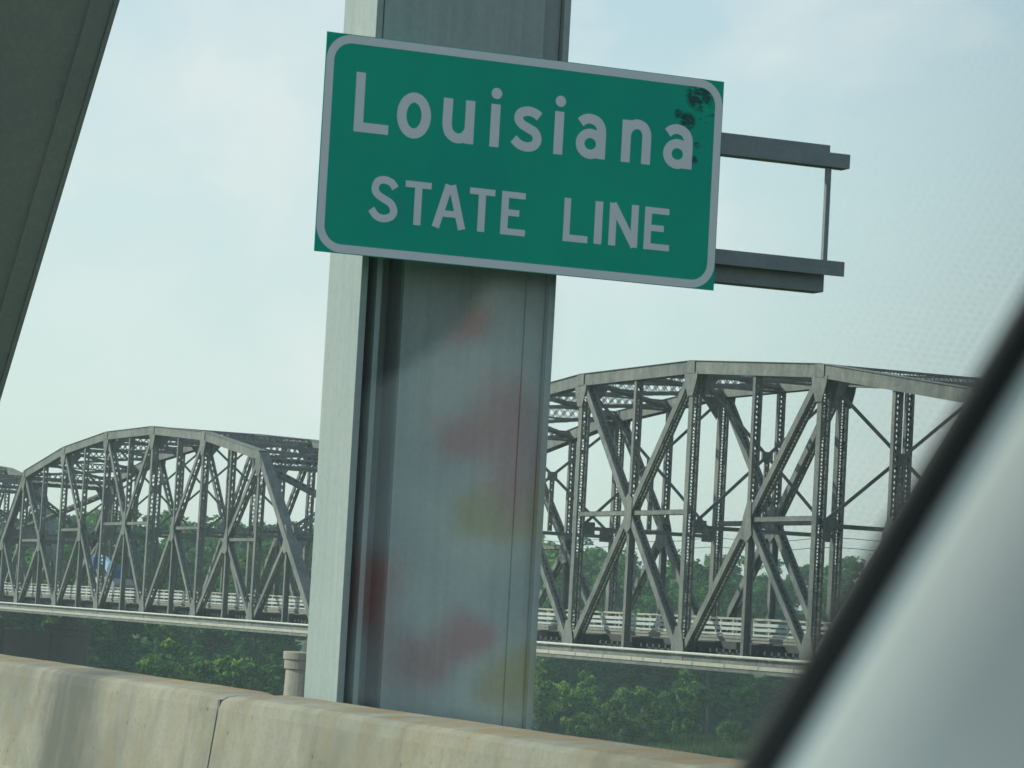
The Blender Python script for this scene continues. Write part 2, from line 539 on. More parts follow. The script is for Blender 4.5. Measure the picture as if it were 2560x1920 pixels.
prof = [(5.12, ROAD), (5.16, ROAD + 0.05), (5.19, ROAD + 0.12), (5.262, -0.60), (5.275, -0.545), (5.315, -0.522), (5.40, -0.512), (5.60, -0.502), (5.648, -0.508), (5.665, -0.535), (5.68, ROAD)]
for a_, b_ in ((-65.0, -49.0), (-48.975, -33.0), (-32.975, -16.84), (-16.815, -5.0), (-4.975, 5.0)):
    g = MB()
    k = max(2, int((b_ - a_) / 0.25))
    for i in range(k + 1):
        x = a_ + (b_ - a_) * i / k
        ins = 0.02 if i in (0, k) else 0.0
        for j, (y, z) in enumerate(prof):
            wv = 0.0008 * math.sin(x * 3.1 + j) + 0.0006 * math.sin(x * 7.7 + 2 * j)
            top = z > -0.6
            g.v.append((x, yb(x, y) + (ins if y < 5.4 else -ins) * (1 if z > ROAD + 0.1 else 0) + wv, z - (ins * 0.7 if top else 0) + (wv if top else 0) - ROAD))
    m_ = len(prof)
    for i in range(k):
        for j in range(m_):
            g.f.append((i * m_ + j, i * m_ + (j + 1) % m_, (i + 1) * m_ + (j + 1) % m_, (i + 1) * m_ + j))
    g.f.append(tuple(range(m_))); g.f.append(tuple(k * m_ + j for j in range(m_)))
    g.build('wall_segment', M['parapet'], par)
g = MB()
for x in (-48.9875, -32.9875, -16.8275, -4.9875):
    g.box(x - 0.02, x + 0.02, yb(x, 5.285), yb(x, 5.62), 0.02, -0.55 - ROAD)
g.build('joint_filler', M['post_dark'], par)

# ------------------------------------------------------------------ new bridge steel: column and diagonal
colm = empty('bridge_column', (-17.14, 6.5, ROAD), label='grey steel bridge column standing behind the parapet and holding the green sign', cat='bridge column')
O = Vector((17.14, -6.5, -ROAD))


def off(mb):
    mb.v = [tuple(Vector(v) + O) for v in mb.v]
    return mb


T0, T1 = ROAD - 1.2, 8.6
g = MB(); g.box(-17.42, -16.852, 5.949, 5.990, T0, T1); off(g).build('side_plate', M['new_steel'], colm, bevel=0.004)
g = MB(); g.box(-17.42, -16.852, 7.104, 7.144, T0, T1); off(g).build('side_plate', M['new_steel'], colm, bevel=0.004)
g = MB(); g.box(-17.40, -16.935, 6.226, 7.102, T0, T1); g.box(-17.40, -17.16, 5.992, 6.224, T0, T1); off(g).build('box_web', M['new_steel'], colm)
g = MB()
g.box(-17.158, -16.868, 6.050, 6.080, T0, 2.75)
off(g).build('edge_angle', M['new_steel'], colm)
g = MB(); g.box(-16.933, -16.911, 6.229, 6.980, T0, 2.75); off(g).build('cover_plate', M['new_steel'], colm, bevel=0.004)
g = MB(); g.box(-16.933, -16.900, 6.982, 7.100, T0, T1); off(g).build('flange_strip', M['new_steel'], colm, bevel=0.004)
g = MB(); g.box(-16.933, -16.842, 5.994, 6.978, 2.76, T1); off(g).build('gusset_plate', M['new_steel'], colm, bevel=0.006)

brace = empty('bridge_diagonal', (-33.5, 6.5, -1.0), label='wide dark steel bridge diagonal leaning across the upper left corner', cat='bridge brace')
O = Vector((33.5, -6.5, 1.0))
P1, P2 = Vector((-30.371, 0, 2.009)), Vector((-27.036, 0, 5.206))
t = (P2 - P1).normalized()
nrm = Vector((-t.z, 0, t.x))           # up and forward, away from the visible underside
A_, B_ = P1 - t * 4.6, P1 + t * 16.0
for nm, y0, y1, d0, d1 in (('side_plate', 7.10, 7.144, 0.0, 0.56), ('side_plate', 5.949, 5.993, 0.0, 0.56), ('box_web', 5.995, 7.098, 0.055, 0.50),
                           ('flange_strip', 6.90, 7.097, 0.02, 0.053)):
    g = MB()
    q = []
    for P in (A_, B_):
        for d in (d0, d1):
            for y in (y0, y1):
                q.append(P + nrm * d + Vector((0, y, 0)))
    g.add(q, [(0, 1, 3, 2), (4, 6, 7, 5), (0, 4, 5, 1), (2, 3, 7, 6), (0, 2, 6, 4), (1, 5, 7, 3)])
    off(g).build(nm, M['new_steel'], brace, bevel=0.004)

# ------------------------------------------------------------------ sign bracket and sign
SX, SY, SZ = -16.49, 5.538, 1.931
brk = empty('sign_bracket', (-16.6, 8.0, 2.4), label='pair of horizontal steel angle rails reaching out from behind the green sign', cat='sign bracket')
O = Vector((16.6, -8.0, -2.4))
g = MB(); g.box(-16.61, -16.598, 5.72, 8.884, 2.748, 2.832); g.box(-16.70, -16.612, 5.72, 8.884, 2.748, 2.760); off(g).build('angle_bar', M['galv'], brk)
g = MB(); g.box(-16.715, -16.703, 5.80, 8.803, 2.80, 2.892); g.box(-16.83, -16.717, 5.80, 8.803, 2.80, 2.812); off(g).build('angle_bar', M['galv'], brk)
g = MB(); g.box(-16.61, -16.598, 5.72, 8.880, 2.103, 2.190); g.box(-16.70, -16.612, 5.72, 8.880, 2.178, 2.190); off(g).build('angle_bar', M['galv'], brk)
g = MB(); g.box(-16.715, -16.703, 5.80, 8.803, 2.012, 2.115); g.box(-16.83, -16.717, 5.80, 8.803, 2.012, 2.024); off(g).build('angle_bar', M['galv'], brk)
g = MB(); g.box(-16.66, -16.63, 8.752, 8.780, 2.193, 2.745); off(g).build('end_rod', M['galv'], brk)
for y in (5.9, 7.6):
    g = MB(); g.box(-16.596, -16.522, y, y + 0.05, 1.98, 3.12); off(g).build('mounting_post', M['galv'], brk)

sgn = empty('state_line_sign', (SX, SY, SZ), label='green state line sign with pale letters and rounded border, scraped at one corner', cat='road sign')
g = MB(); g.box(-0.004, 0.0, 0, 2.44, 0, 1.22)
g.build('sign_panel', M['sign_green'], sgn)


def rrect(ins, rad, k=10):
    w, h_ = 2.44 - ins, 1.22 - ins
    pts = []
    for cx, cy, a0 in ((w - rad, h_ - rad, 0), (ins + rad, h_ - rad, 90), (ins + rad, ins + rad, 180), (w - rad, ins + rad, 270)):
        for i in range(k + 1):
            q = R(a0 + 90 * i / k)
            pts.append((cx + rad * math.cos(q), cy + rad * math.sin(q)))
    return pts


def band(mb, outer, inner, x0, x1):
    n_ = len(outer)
    n0 = len(mb.v)
    for x in (x0, x1):
        for ring in (outer, inner):
            mb.v += [(x, y, z) for y, z in ring]
    for i in range(n_):
        j = (i + 1) % n_
        mb.f.append((n0 + 2 * n_ + i, n0 + 2 * n_ + j, n0 + 3 * n_ + j, n0 + 3 * n_ + i))
        mb.f.append((n0 + i, n0 + j, n0 + 2 * n_ + j, n0 + 2 * n_ + i))
        mb.f.append((n0 + n_ + i, n0 + n_ + j, n0 + 3 * n_ + j, n0 + 3 * n_ + i))


g = MB(); band(g, rrect(0.004, 0.148), rrect(0.050, 0.102), 0.0005, 0.002)
g.build('border', M['letter'], sgn)


def smooth(pts, k=6):
    out = []
    P = [np.array(q, float) for q in pts]
    for i in range(len(P) - 1):
        a, b, c, d = P[max(i - 1, 0)], P[i], P[i + 1], P[min(i + 2, len(P) - 1)]
        for s in range(k):
            t_ = s / k
            out.append(0.5 * ((2 * b) + (c - a) * t_ + (2 * a - 5 * b + 4 * c - d) * t_ ** 2 + (3 * b - 3 * c + d - a) * t_ ** 3))
    out.append(P[-1])
    return out


def stroke(mb, pts, w, lay=0, closed=False):
    P = [np.array(q, float) for q in pts]
    n_ = len(P)
    Lf, Rt = [], []
    for i in range(n_):
        if closed: a, b = P[(i - 1) % n_], P[(i + 1) % n_]
        else: a, b = P[max(i - 1, 0)], P[min(i + 1, n_ - 1)]
        d1 = (P[i] - a); d2 = (b - P[i])
        if np.linalg.norm(d1) < 1e-9: d1 = d2
        if np.linalg.norm(d2) < 1e-9: d2 = d1
        d1 = d1 / np.linalg.norm(d1); d2 = d2 / np.linalg.norm(d2)
        tt = d1 + d2; tt /= np.linalg.norm(tt)
        nn = np.array((-tt[1], tt[0]))
        k = 1 / max(0.5, float(nn @ np.array((-d1[1], d1[0]))))
        Lf.append(P[i] + nn * w / 2 * k); Rt.append(P[i] - nn * w / 2 * k)
    n0 = len(mb.v)
    x1 = 0.002 + 0.0004 * lay
    for x in (0.0005, x1):
        for ring in (Lf, Rt): mb.v += [(x, q[0], q[1]) for q in ring]
    rg = range(n_) if closed else range(n_ - 1)
    for i in rg:
        j = (i + 1) % n_
        mb.f.append((n0 + 2 * n_ + i, n0 + 2 * n_ + j, n0 + 3 * n_ + j, n0 + 3 * n_ + i))
        mb.f.append((n0 + i, n0 + j, n0 + 2 * n_ + j, n0 + 2 * n_ + i))
        mb.f.append((n0 + n_ + i, n0 + n_ + j, n0 + 3 * n_ + j, n0 + 3 * n_ + i))
    if not closed:
        for i in (0, n_ - 1):
            mb.f.append((n0 + i, n0 + n_ + i, n0 + 3 * n_ + i, n0 + 2 * n_ + i))


def ell(cx, cy, rx, ry, k=36): return [(cx + rx * math.cos(2 * math.pi * i / k), cy + ry * math.sin(2 * math.pi * i / k)) for i in range(k)]


def disc(mb, cx, cy, rad, k=20):
    n0 = len(mb.v)
    for x in (0.0005, 0.002):
        mb.v += [(x, cx + rad * math.cos(2 * math.pi * i / k), cy + rad * math.sin(2 * math.pi * i / k)) for i in range(k)]
    mb.f.append(tuple(n0 + k + i for i in range(k)))
    for i in range(k): mb.f.append((n0 + i, n0 + (i + 1) % k, n0 + k + (i + 1) % k, n0 + k + i))


def letter(*strokes):
    mb = MB()
    for i, s in enumerate(strokes):
        if s[0] == 'dot': disc(mb, *s[1])
        elif s[0] == 'loop': stroke(mb, s[1], s[2], i, True)
        elif s[0] == 'curve': stroke(mb, smooth(s[1]), s[2], i)
        else: stroke(mb, s[1], s[2], i)
    return place('letter', mb.mesh('letter', M['letter'], fix=False), sgn)


w1 = 0.056
letter(('line', [(0.213, 1.016), (0.213, 0.711), (0.389, 0.711)], 0.054))
letter(('loop', ell(0.537, 0.810, 0.073, 0.101), w1))
letter(('line', [(0.871, 0.931), (0.871, 0.686)], w1), ('curve', [(0.737, 0.931), (0.737, 0.86), (0.737, 0.785), (0.752, 0.737), (0.795, 0.711), (0.842, 0.722), (0.871, 0.762)], w1))
letter(('line', [(1.025, 0.929), (1.025, 0.686)], w1), ('dot', (1.026, 0.990, 0.032)))
letter(('curve', [(1.294, 0.886), (1.265, 0.904), (1.222, 0.911), (1.180, 0.898), (1.166, 0.866), (1.185, 0.836), (1.227, 0.815), (1.268, 0.795), (1.286, 0.757), (1.27, 0.722), (1.228, 0.707), (1.18, 0.717), (1.142, 0.746)], 0.053))
letter(('line', [(1.416, 0.931), (1.416, 0.686)], w1), ('dot', (1.419, 0.990, 0.032)))
for dx in (0.0, 0.549):
    letter(('curve', [(1.548 + dx, 0.884), (1.572 + dx, 0.903), (1.608 + dx, 0.911), (1.650 + dx, 0.899), (1.676 + dx, 0.866), (1.681 + dx, 0.82), (1.681 + dx, 0.75), (1.681 + dx, 0.686)], w1),
           ('loop', ell(1.614 + dx, 0.767, 0.063, 0.060), 0.053))
letter(('line', [(1.837, 0.930), (1.837, 0.686)], w1), ('curve', [(1.837, 0.855), (1.860, 0.893), (1.900, 0.911), (1.940, 0.900), (1.962, 0.865), (1.965, 0.82), (1.965, 0.75), (1.965, 0.686)], w1))
w2, w3 = 0.043, 0.036
letter(('curve', [(0.452, 0.392), (0.428, 0.421), (0.386, 0.433), (0.347, 0.420), (0.333, 0.381), (0.348, 0.350), (0.386, 0.328), (0.430, 0.305), (0.450, 0.265), (0.434, 0.232), (0.392, 0.218), (0.350, 0.228), (0.317, 0.264)], 0.042))
letter(('line', [(0.512, 0.426), (0.666, 0.426)], w3), ('line', [(0.590, 0.43), (0.590, 0.2)], w2))
letter(('line', [(0.771, 0.444), (0.701, 0.2)], 0.044), ('line', [(0.789, 0.444), (0.859, 0.2)], 0.044), ('line', [(0.73, 0.281), (0.83, 0.281)], w3))
letter(('line', [(0.897, 0.426), (1.050, 0.426)], w3), ('line', [(0.973, 0.43), (0.973, 0.2)], w2))
for u_, e1, e2, e3 in ((1.113, 1.235, 1.201, 1.242), (2.001, 2.132, 2.102, 2.140)):
    letter(('line', [(u_, 0.444), (u_, 0.199)], w2), ('line', [(u_, 0.426), (e1, 0.426)], w3), ('line', [(u_, 0.325), (e2, 0.325)], w3), ('line', [(u_, 0.217), (e3, 0.217)], w3))
letter(('line', [(1.495, 0.444), (1.495, 0.217), (1.628, 0.217)], 0.040))
letter(('line', [(1.691, 0.444), (1.691, 0.2)], 0.048))
letter(('line', [(1.780, 0.445), (1.780, 0.2)], 0.044), ('line', [(1.917, 0.445), (1.917, 0.2)], 0.044), ('line', [(1.775, 0.440), (1.922, 0.206)], 0.046))

# ------------------------------------------------------------------ old truss bridge
PNL, SPAN, ZB, YB, WID = 16.79, 118.70, -1.67, 84.0, 10.18
X0 = -361.26
HT = {1: 14.14, 2: 16.33, 3: 17.39, 4: 17.39, 5: 16.33, 6: 14.14}
ZM = 7.65
TOT = PNL * 7


def plates_laced(A, B, w, b, pitch=0.62, lat=(0, 1, 0), th=0.05, bw=0.075, double=True, flange=0.09):
    """built-up member: two plates b apart along lat, w wide, tied by lattice bars on both faces"""
    A, B, lat = Vector(A), Vector(B), Vector(lat)
    t_ = (B - A).normalized()
    lat = (lat - t_ * lat.dot(t_)).normalized()
    nn = lat.cross(t_).normalized()
    g = MB()
    for s in (-1, 1):
        g.bar(A + lat * (s * b / 2), B + lat * (s * b / 2), nn, w, th)
        for q in (-1, 1):       # turned-in flanges
            o_ = nn * (q * (w / 2 - th * 0.55)) + lat * (s * (b / 2 - th / 2 - flange / 2))
            g.bar(A + o_, B + o_, lat, flange, th * 0.8, caps=False)
    Ln = (B - A).length
    k = max(2, int(Ln / pitch))
    for q in (-1, 1):
        for lay, sg in (((0, 1), (1, -1)) if double else ((0, 1),)):
            d_ = nn * (q * (w / 2 + 0.012 + 0.02 * lay))
            for i in range(k):
                s = sg if i % 2 == 0 else -sg
                p0 = A + t_ * (Ln * i / k) + lat * (s * b * 0.46) + d_
                p1 = A + t_ * (Ln * (i + 1) / k) - lat * (s * b * 0.46) + d_
                g.bar(p0, p1, nn, 0.014, bw, caps=False)
    return g


def solid_member(A, B, w, b, th=0.05):
    A, B = Vector(A), Vector(B)
    t_ = (B - A).normalized()
    lat = Vector((0, 1, 0))
    nn = lat.cross(t_).normalized()
    if nn.z < 0: nn = -nn
    g = MB()
    for s in (-1, 1): g.bar(A + lat * (s * b / 2), B + lat * (s * b / 2), nn, w, th)
    g.bar(A + nn * (w / 2 + 0.02), B + nn * (w / 2 + 0.02), lat, b + 0.22, 0.035)
    g2 = plates_laced(A - nn * (w / 2 - 0.1), B - nn * (w / 2 - 0.1), 0.12, b - 0.1, 0.8, double=True)
    g.add(g2.v, g2.f)
    return g


def Un(i): return (PNL * i, 0, HT[i])
def Ln_(i): return (PNL * i, 0, -0.32)


def mid(a, b, f=0.5): return tuple(Vector(a).lerp(Vector(b), f))


steel = M['old_steel']
truss_parts = []       # (name, mesh) in the plane of one truss


def tp(name, g, mat=steel): truss_parts.append((name, g.mesh(name, mat)))


def shrink(A, B, a, b):
    A, B = Vector(A), Vector(B)
    t_ = (B - A).normalized()
    return A + t_ * a, B - t_ * b


for i in range(1, 6):                                                  # top chord
    A, B = shrink(Un(i), Un(i + 1), 0.05, 0.05)
    tp('top_chord', solid_member(A, B, 0.78, 0.68))
for a, b in (((0, 0, -0.1), Un(1)), ((TOT, 0, -0.1), Un(6))):          # inclined end posts
    A, B = shrink(a, b, 0.3, 0.12)
    tp('end_post', solid_member(A, B, 0.82, 0.66))
for i in range(1, 7):                                                  # posts at the panel points
    tp('vertical_post', plates_laced(Ln_(i), (PNL * i, 0, HT[i] - 0.3), 0.53, 0.58, 0.40, double=False))
diag = {1: (1, 2), 2: (2, 3), 4: (5, 4), 5: (6, 5)}
midn = {}
for k_, (u_, l_) in diag.items():
    A, B = Un(u_), Ln_(l_)
    m_ = mid(A, B); midn[k_] = m_
    a, b = shrink(A, B, 0.4, 0.4)
    tp('diagonal', plates_laced(a, b, 0.47, 0.52, 0.42, double=False))
    sub = l_ - 1 if l_ > u_ else l_ + 1
    a, b = shrink(m_, Ln_(sub), 0.3, 0.4)
    tp('sub_diagonal', plates_laced(a, b, 0.42, 0.46, 0.40, double=False))
A1, B1, A2, B2 = Un(3), Ln_(4), Un(4), Ln_(3)
m3 = ((A1[0] + A2[0]) / 2, 0, (HT[3] - 0.32) / 2)
midn[3] = m3
for P, Q in ((A1, m3), (B1, m3), (A2, m3), (B2, m3)):
    a, b = shrink(P, Q, 0.4, 0.3)
    tp('diagonal', plates_laced(a, b, 0.50, 0.53, 0.42, double=False))
midn[0] = mid((0, 0, -0.1), Un(1)); midn[6] = mid((TOT, 0, -0.1), Un(6))
for k_, l_ in ((0, 1), (6, 6)):
    a, b = shrink(midn[k_], Ln_(l_), 0.4, 0.4)
    tp('sub_diagonal', plates_laced(a, b, 0.42, 0.46, 0.40, double=False))
for k_ in range(7):                                                    # hangers at mid panel
    m_ = midn[k_]
    if 0 < k_ < 6:
        top = (m_[0], 0, (HT[k_] + HT[k_ + 1]) / 2 - 0.35)
        tp('upper_hanger', plates_laced((m_[0], 0, m_[2] + 0.5), top, 0.34, 0.46, 0.60, flange=0.08))
    g = MB()
    a, b = (m_[0], 0, -0.32), (m_[0], 0, m_[2] - 0.4)
    for s in (-1, 1): g.bar(Vector(a) + Vector((0, s * 0.2, 0)), Vector(b) + Vector((0, s * 0.2, 0)), (1, 0, 0), 0.36, 0.05)
    g.bar(a, b, (1, 0, 0), 0.04, 0.36)
    tp('lower_hanger', g)
for a, b in ((m3, (PNL * 3, 0, m3[2])), (m3, (PNL * 4, 0, m3[2])), (midn[2], (PNL * 2, 0, midn[2][2])), (midn[4], (PNL * 5, 0, midn[4][2])),
             (midn[1], (PNL * 1, 0, midn[1][2])), (midn[5], (PNL * 6, 0, midn[5][2]))):
    A, B = shrink(a, b, 0.35, 0.3)
    tp('mid_strut', plates_laced(A, B, 0.26, 0.30, 0.42, flange=0.06))
for i in range(1, 7):                                                  # gussets
    g = MB()
    x, z = PNL * i, HT[i]
    for y in (-0.395, 0.37):
        g.prism([(x - 0.95, z - 0.32), (x + 0.95, z - 0.32), (x + 0.85, z - 0.75), (x + 0.36, z - 1.75), (x - 0.36, z - 1.75), (x - 0.85, z - 0.75)], y, y + 0.03)
        sl0 = (HT.get(i - 1, 0) - z) / -PNL if i > 1 else 0.84
        sl1 = (HT.get(i + 1, 0) - z) / PNL if i < 6 else -0.84
        zz = lambda dx, dz: z + (sl0 if dx < 0 else sl1) * dx + dz
        g.prism([(x - 0.55, zz(-0.55, -0.36)), (x, z - 0.36), (x + 0.55, zz(0.55, -0.36)), (x + 0.55, zz(0.55, 0.39)), (x, z + 0.40), (x - 0.55, zz(-0.55, 0.39))], y - 0.034 if y < 0 else y + 0.034, y - 0.004 if y < 0 else y + 0.064)
    tp('gusset_plate', g)
    g = MB()
    for y in (-0.395, 0.37):
        g.prism([(x - 0.85, -0.62), (x + 0.85, -0.62), (x + 0.85, 0.35), (x + 0.38, 1.55), (x - 0.38, 1.55), (x - 0.85, 0.35)], y, y + 0.03)
    tp('gusset_plate', g)
for k_, m_ in midn.items():
    g = MB()
    x, z = m_[0], m_[2]
    s = {0: 1, 6: -1}.get(k_, -1 if k_ in (1, 2) else 1)
    for y in (-0.335, 0.31):
        if k_ == 3: pl = [(-0.55, -0.9), (0, -1.3), (0.55, -0.9), (0.55, 0.9), (0, 1.3), (-0.55, 0.9)]
        elif s > 0: pl = [(-0.75, -1.1), (0.2, -1.3), (0.75, -0.9), (0.55, 0.2), (0.55, 1.1), (0.05, 1.1), (-0.45, 0.2)]
        else: pl = [(0.75, -1.1), (-0.2, -1.3), (-0.75, -0.9), (-0.55, 0.2), (-0.55, 1.1), (-0.05, 1.1), (0.45, 0.2)]
        g.prism([(x + a, z + b) for a, b in pl], y, y + 0.03)
    tp('gusset_plate', g)

span_parts = []        # parts across the width of the bridge


def sp(name, g, mat=steel): span_parts.append((name, g.mesh(name, mat)))


def lattice_strut(P, Q, depth, b, pitch, vert=(0, 0, 1)):
    """deep laced strut: four angles with lattice on its sides"""
    return plates_laced(P, Q, b, depth, pitch, lat=vert, th=0.05, bw=0.06, flange=0.08)


for i in range(1, 7):                                                  # sway frames
    x = PNL * i
    z = HT[i]
    sp('sway_strut', lattice_strut((x, 0.36, z - 0.05), (x, WID - 0.36, z - 0.05), 0.85, 0.32, 0.6))
    sp('sway_strut', lattice_strut((x, 0.36, ZM), (x, WID - 0.36, ZM), 0.20, 0.20, 0.8))
    if i in (1, 6): continue
    zt = z - 0.75
    for a, b in (((x - 0.05, 0.4, zt), (x - 0.05, WID - 0.4, ZM + 0.2)), ((x + 0.05, WID - 0.4, zt), (x + 0.05, 0.4, ZM + 0.2))):
        g = MB()
        g.bar(a, b, (1, 0, 0), 0.16, 0.05); g.bar(Vector(a) + Vector((0, 0, .1)), Vector(b) + Vector((0, 0, .1)), (1, 0, 0), 0.04, 0.18)
        sp('sway_brace', g)
    zc = (zt + ZM + 0.2) / 2
    g = plates_laced((x, WID / 2, ZM + 0.15), (x, WID / 2, zc), 0.16, 0.26, 0.45, flange=0.05)
    sp('sway_hanger', g)
    for yy in (0.42, WID - 0.42 - 0.75):
        g = MB()
        g.box(x - 0.02, x + 0.02, yy, yy + 0.75, ZM - 0.38, ZM + 0.42)
        sp('sway_gusset', g)
    g = MB()
    g.box(x - 0.1, x + 0.1, WID / 2 - 0.35, WID / 2 + 0.35, zc - 0.32, zc + 0.32)
    sp('sway_gusset', g)
    for sgn_, y0 in ((1, 0.4), (-1, WID - 0.4)):
        g = MB()
        vs = [(x - 0.03, y0, z - 0.38), (x - 0.03, y0 + sgn_ * 1.3, z - 0.38), (x - 0.03, y0 + sgn_ * 0.1, z - 1.9)]
        vs += [(x + 0.03, b, c) for _, b, c in vs]
        g.add(vs, [(0, 1, 2), (5, 4, 3), (0, 3, 4, 1), (1, 4, 5, 2), (2, 5, 3, 0)])
        sp('knee_plate', g)
for i in range(1, 6):                                                  # top lateral bracing in the chord plane
    A, B = Vector(Un(i)), Vector(Un(i + 1))
    m_ = (A + B) / 2
    dz = Vector((0, 0, -0.1))
    hv = Vector((0, 0, 1))
    sp('top_strut', lattice_strut(m_ + Vector((0, 0.36, -0.05)), m_ + Vector((0, WID - 0.36, -0.05)), 0.72, 0.28, 0.55))
    for P, Q in ((A, m_), (m_, B)):
        for y0, y1 in ((0.36, WID - 0.36), (WID - 0.36, 0.36)):
            lev = Vector((0, 0, -0.05 if y0 < y1 else -0.09))
            sp('lateral_brace', plates_laced(P + Vector((0, y0, 0)) + lev, Q + Vector((0, y1, 0)) + lev, 0.20, 0.62, 0.55, lat=(1, -1 if y1 > y0 else 1, 0), flange=0.06, bw=0.06))
for e_ in (0, 1):                                                      # portals in the plane of the end posts
    x0_, x1_ = (0, PNL) if e_ == 0 else (TOT, TOT - PNL)
    bot, top = Vector((x0_, 0, -0.1)), Vector((x1_, 0, HT[1]))
    t_ = (top - bot).normalized()
    f = lambda s, y: bot + (top - bot) * s + Vector((0, y, 0))
    sp('portal_strut', plates_laced(f(0.955, 0.36), f(0.955, WID - 0.36), 0.4, 1.1, 0.8, lat=tuple(t_), flange=0.16))
    sp('portal_strut', plates_laced(f(0.515, 0.36), f(0.515, WID - 0.36), 0.4, 0.55, 0.8, lat=tuple(t_), flange=0.2))
    nn = Vector((0, 1, 0)).cross(t_)
    for y0, y1, o_ in ((0.4, WID - 0.4, 0.06), (WID - 0.4, 0.4, -0.06)):
        sp('portal_brace', plates_laced(f(0.905, y0) + nn * o_, f(0.545, y1) + nn * o_, 0.3, 0.62, 0.75, lat=tuple(t_), flange=0.1))
    g = MB()
    for y0, sg in ((0.35, 1), (WID - 0.35, -1)):
        for s0, s1, ex in ((0.93, 0.80, 1.7), (0.54, 0.62, 1.3), (0.49, 0.41, 1.3)):
            vs = [f(s0, y0), f(s0, y0 + sg * ex), f(s1, y0)]
            vs = [v - nn * 0.03 for v in vs] + [v + nn * 0.03 for v in vs]
            g = MB()
            g.add(vs, [(0, 1, 2), (5, 4, 3), (0, 3, 4, 1), (1, 4, 5, 2), (2, 5, 3, 0)])
            sp('portal_knee', g)
# floor system
for k_ in range(15):
    x = min(max(PNL * k_ / 2, 0.4), TOT - 0.4)
    g = MB(); g.box(x - 0.04, x + 0.04, 0.4, WID - 0.4, -0.95, 0.72); g.box(x - 0.2, x + 0.2, 0.4, WID - 0.4, -0.99, -0.952)
    sp('floor_beam', g, M['old_dark'])
for y in (0.9, 2.3, 3.1, 5.1, 7.1, 9.1):
    g = MB()
    zt = 0.73 if y > 3 else 0.15
    for k_ in range(14):
        xa, xb = max(PNL * k_ / 2, 0.4) + 0.05, min(PNL * (k_ + 1) / 2, TOT - 0.4) - 0.05
        g.box(xa, xb, y - 0.02, y + 0.02, zt - 1.05, zt); g.box(xa, xb, y - 0.15, y + 0.15, zt - 1.09, zt - 1.052)
    sp('stringer', g, M['old_dark'])
g = MB(); g.box(0, TOT, 2.85, 9.35, 0.74, 0.98); g.box(0, TOT, 2.80, 3.10, 0.982, 1.12); g.box(0, TOT, 9.05, 9.4, 0.982, 1.12)
sp('roadway_slab', g, M['deck'])
g = MB(); g.box(0, TOT, 2.55, 2.70, -0.75, 0.80)
sp('edge_girder', g, M['old_dark'])
tie = MB(); tie.box(-0.12, 0.12, 0.55, 2.5, 0.16, 0.36); tie_m = tie.mesh('railway_tie', M['old_dark'])
for s in (0, 1):
    g = MB(); g.box(0.05, TOT - 0.05, -0.36 if s == 0 else 0.30, -0.30 if s == 0 else 0.36, -0.66, -0.02)
    truss_parts.append(('bottom_chord', g.mesh('bottom_chord', steel)))
g = MB(); g.box(0.05, TOT - 0.05, -0.28, 0.28, -0.64, -0.60)
truss_parts.append(('bottom_chord', g.mesh('bottom_chord', steel)))
# near side only: pale pipe along the chord top and a ledge of pale slabs under it
g = MB(); g.tube([(x, -0.52, -0.04) for x in np.linspace(0, TOT, 28)], 0.085, 8)
sp('pipe', g, M['pipe'])
g = MB()
for k_ in range(28):
    x = 2.0 + k_ * 4.1
    g.box(x - 0.04, x + 0.04, -0.60, -0.365, -0.16, -0.13)
sp('pipe_hanger', g, M['pipe'])
seg = MB(); seg.box(0, 4.28, -0.86, -0.40, -0.72, -0.50)
seg_m = seg.mesh('ledge_slab', M['ledge'], bevel=0.015)
g = MB(); g.box(0, TOT, -0.80, -0.37, -0.95, -0.725)
sp('ledge_bracket', g, steel)

post = MB(); post.box(-0.06, 0.06, -0.05, 0.05, 0, 1.06); post_m = post.mesh('post', M['rail'])
dpost = MB(); dpost.box(-0.14, 0.14, -0.06, 0.10, -0.3, 1.14); dpost_m = dpost.mesh('post', M['post_dark'])
rails_m = []
for z0, z1 in ((0.08, 0.19), (0.38, 0.56), (0.68, 0.86)):
    g = MB(); g.box(0.1, TOT - 0.1, -0.10, -0.055, z0, z1); rails_m.append(g.mesh('rail', M['rail']))
g = MB(); g.box(0.1, TOT - 0.1, -0.08, 0.06, 1.065, 1.15); rails_m.append(g.mesh('rail', M['ledge']))

labels = ['far grey steel truss span barely showing at the left edge of the view',
          'grey steel truss span with the curved top seen left of the sign column',
          'closest grey steel truss span rising right of the sign column']
for s, lab in enumerate(labels):
    root = empty('truss_span', (X0 + (s - 1) * SPAN, YB, ZB), label=lab, cat='bridge span', group='spans of the old steel truss bridge')
    for y in (0, WID):
        for nm, me in truss_parts: place(nm, me, root, (0, y, 0))
    for nm, me in span_parts: place(nm, me, root)
    for k_ in range(27): place('ledge_slab', seg_m, root, (0.6 + k_ * 4.36, 0, 0))
    for k_ in range(130): place('railway_tie', tie_m, root, (0.5 + k_ * 0.9, 0, 0))
    for j, y in enumerate((2.95, 9.22)):
        rl = empty('railing', (0, y, 1.12)); rl.parent = root
        for me in rails_m: place('rail', me, rl)
        for k_ in range(49):
            x = 0.8 + k_ * 2.4
            if j == 0: place('post', post_m, rl, (x, 0, 0))
            else: place('post', dpost_m if k_ % 2 else post_m, rl, (x, 0, 0))

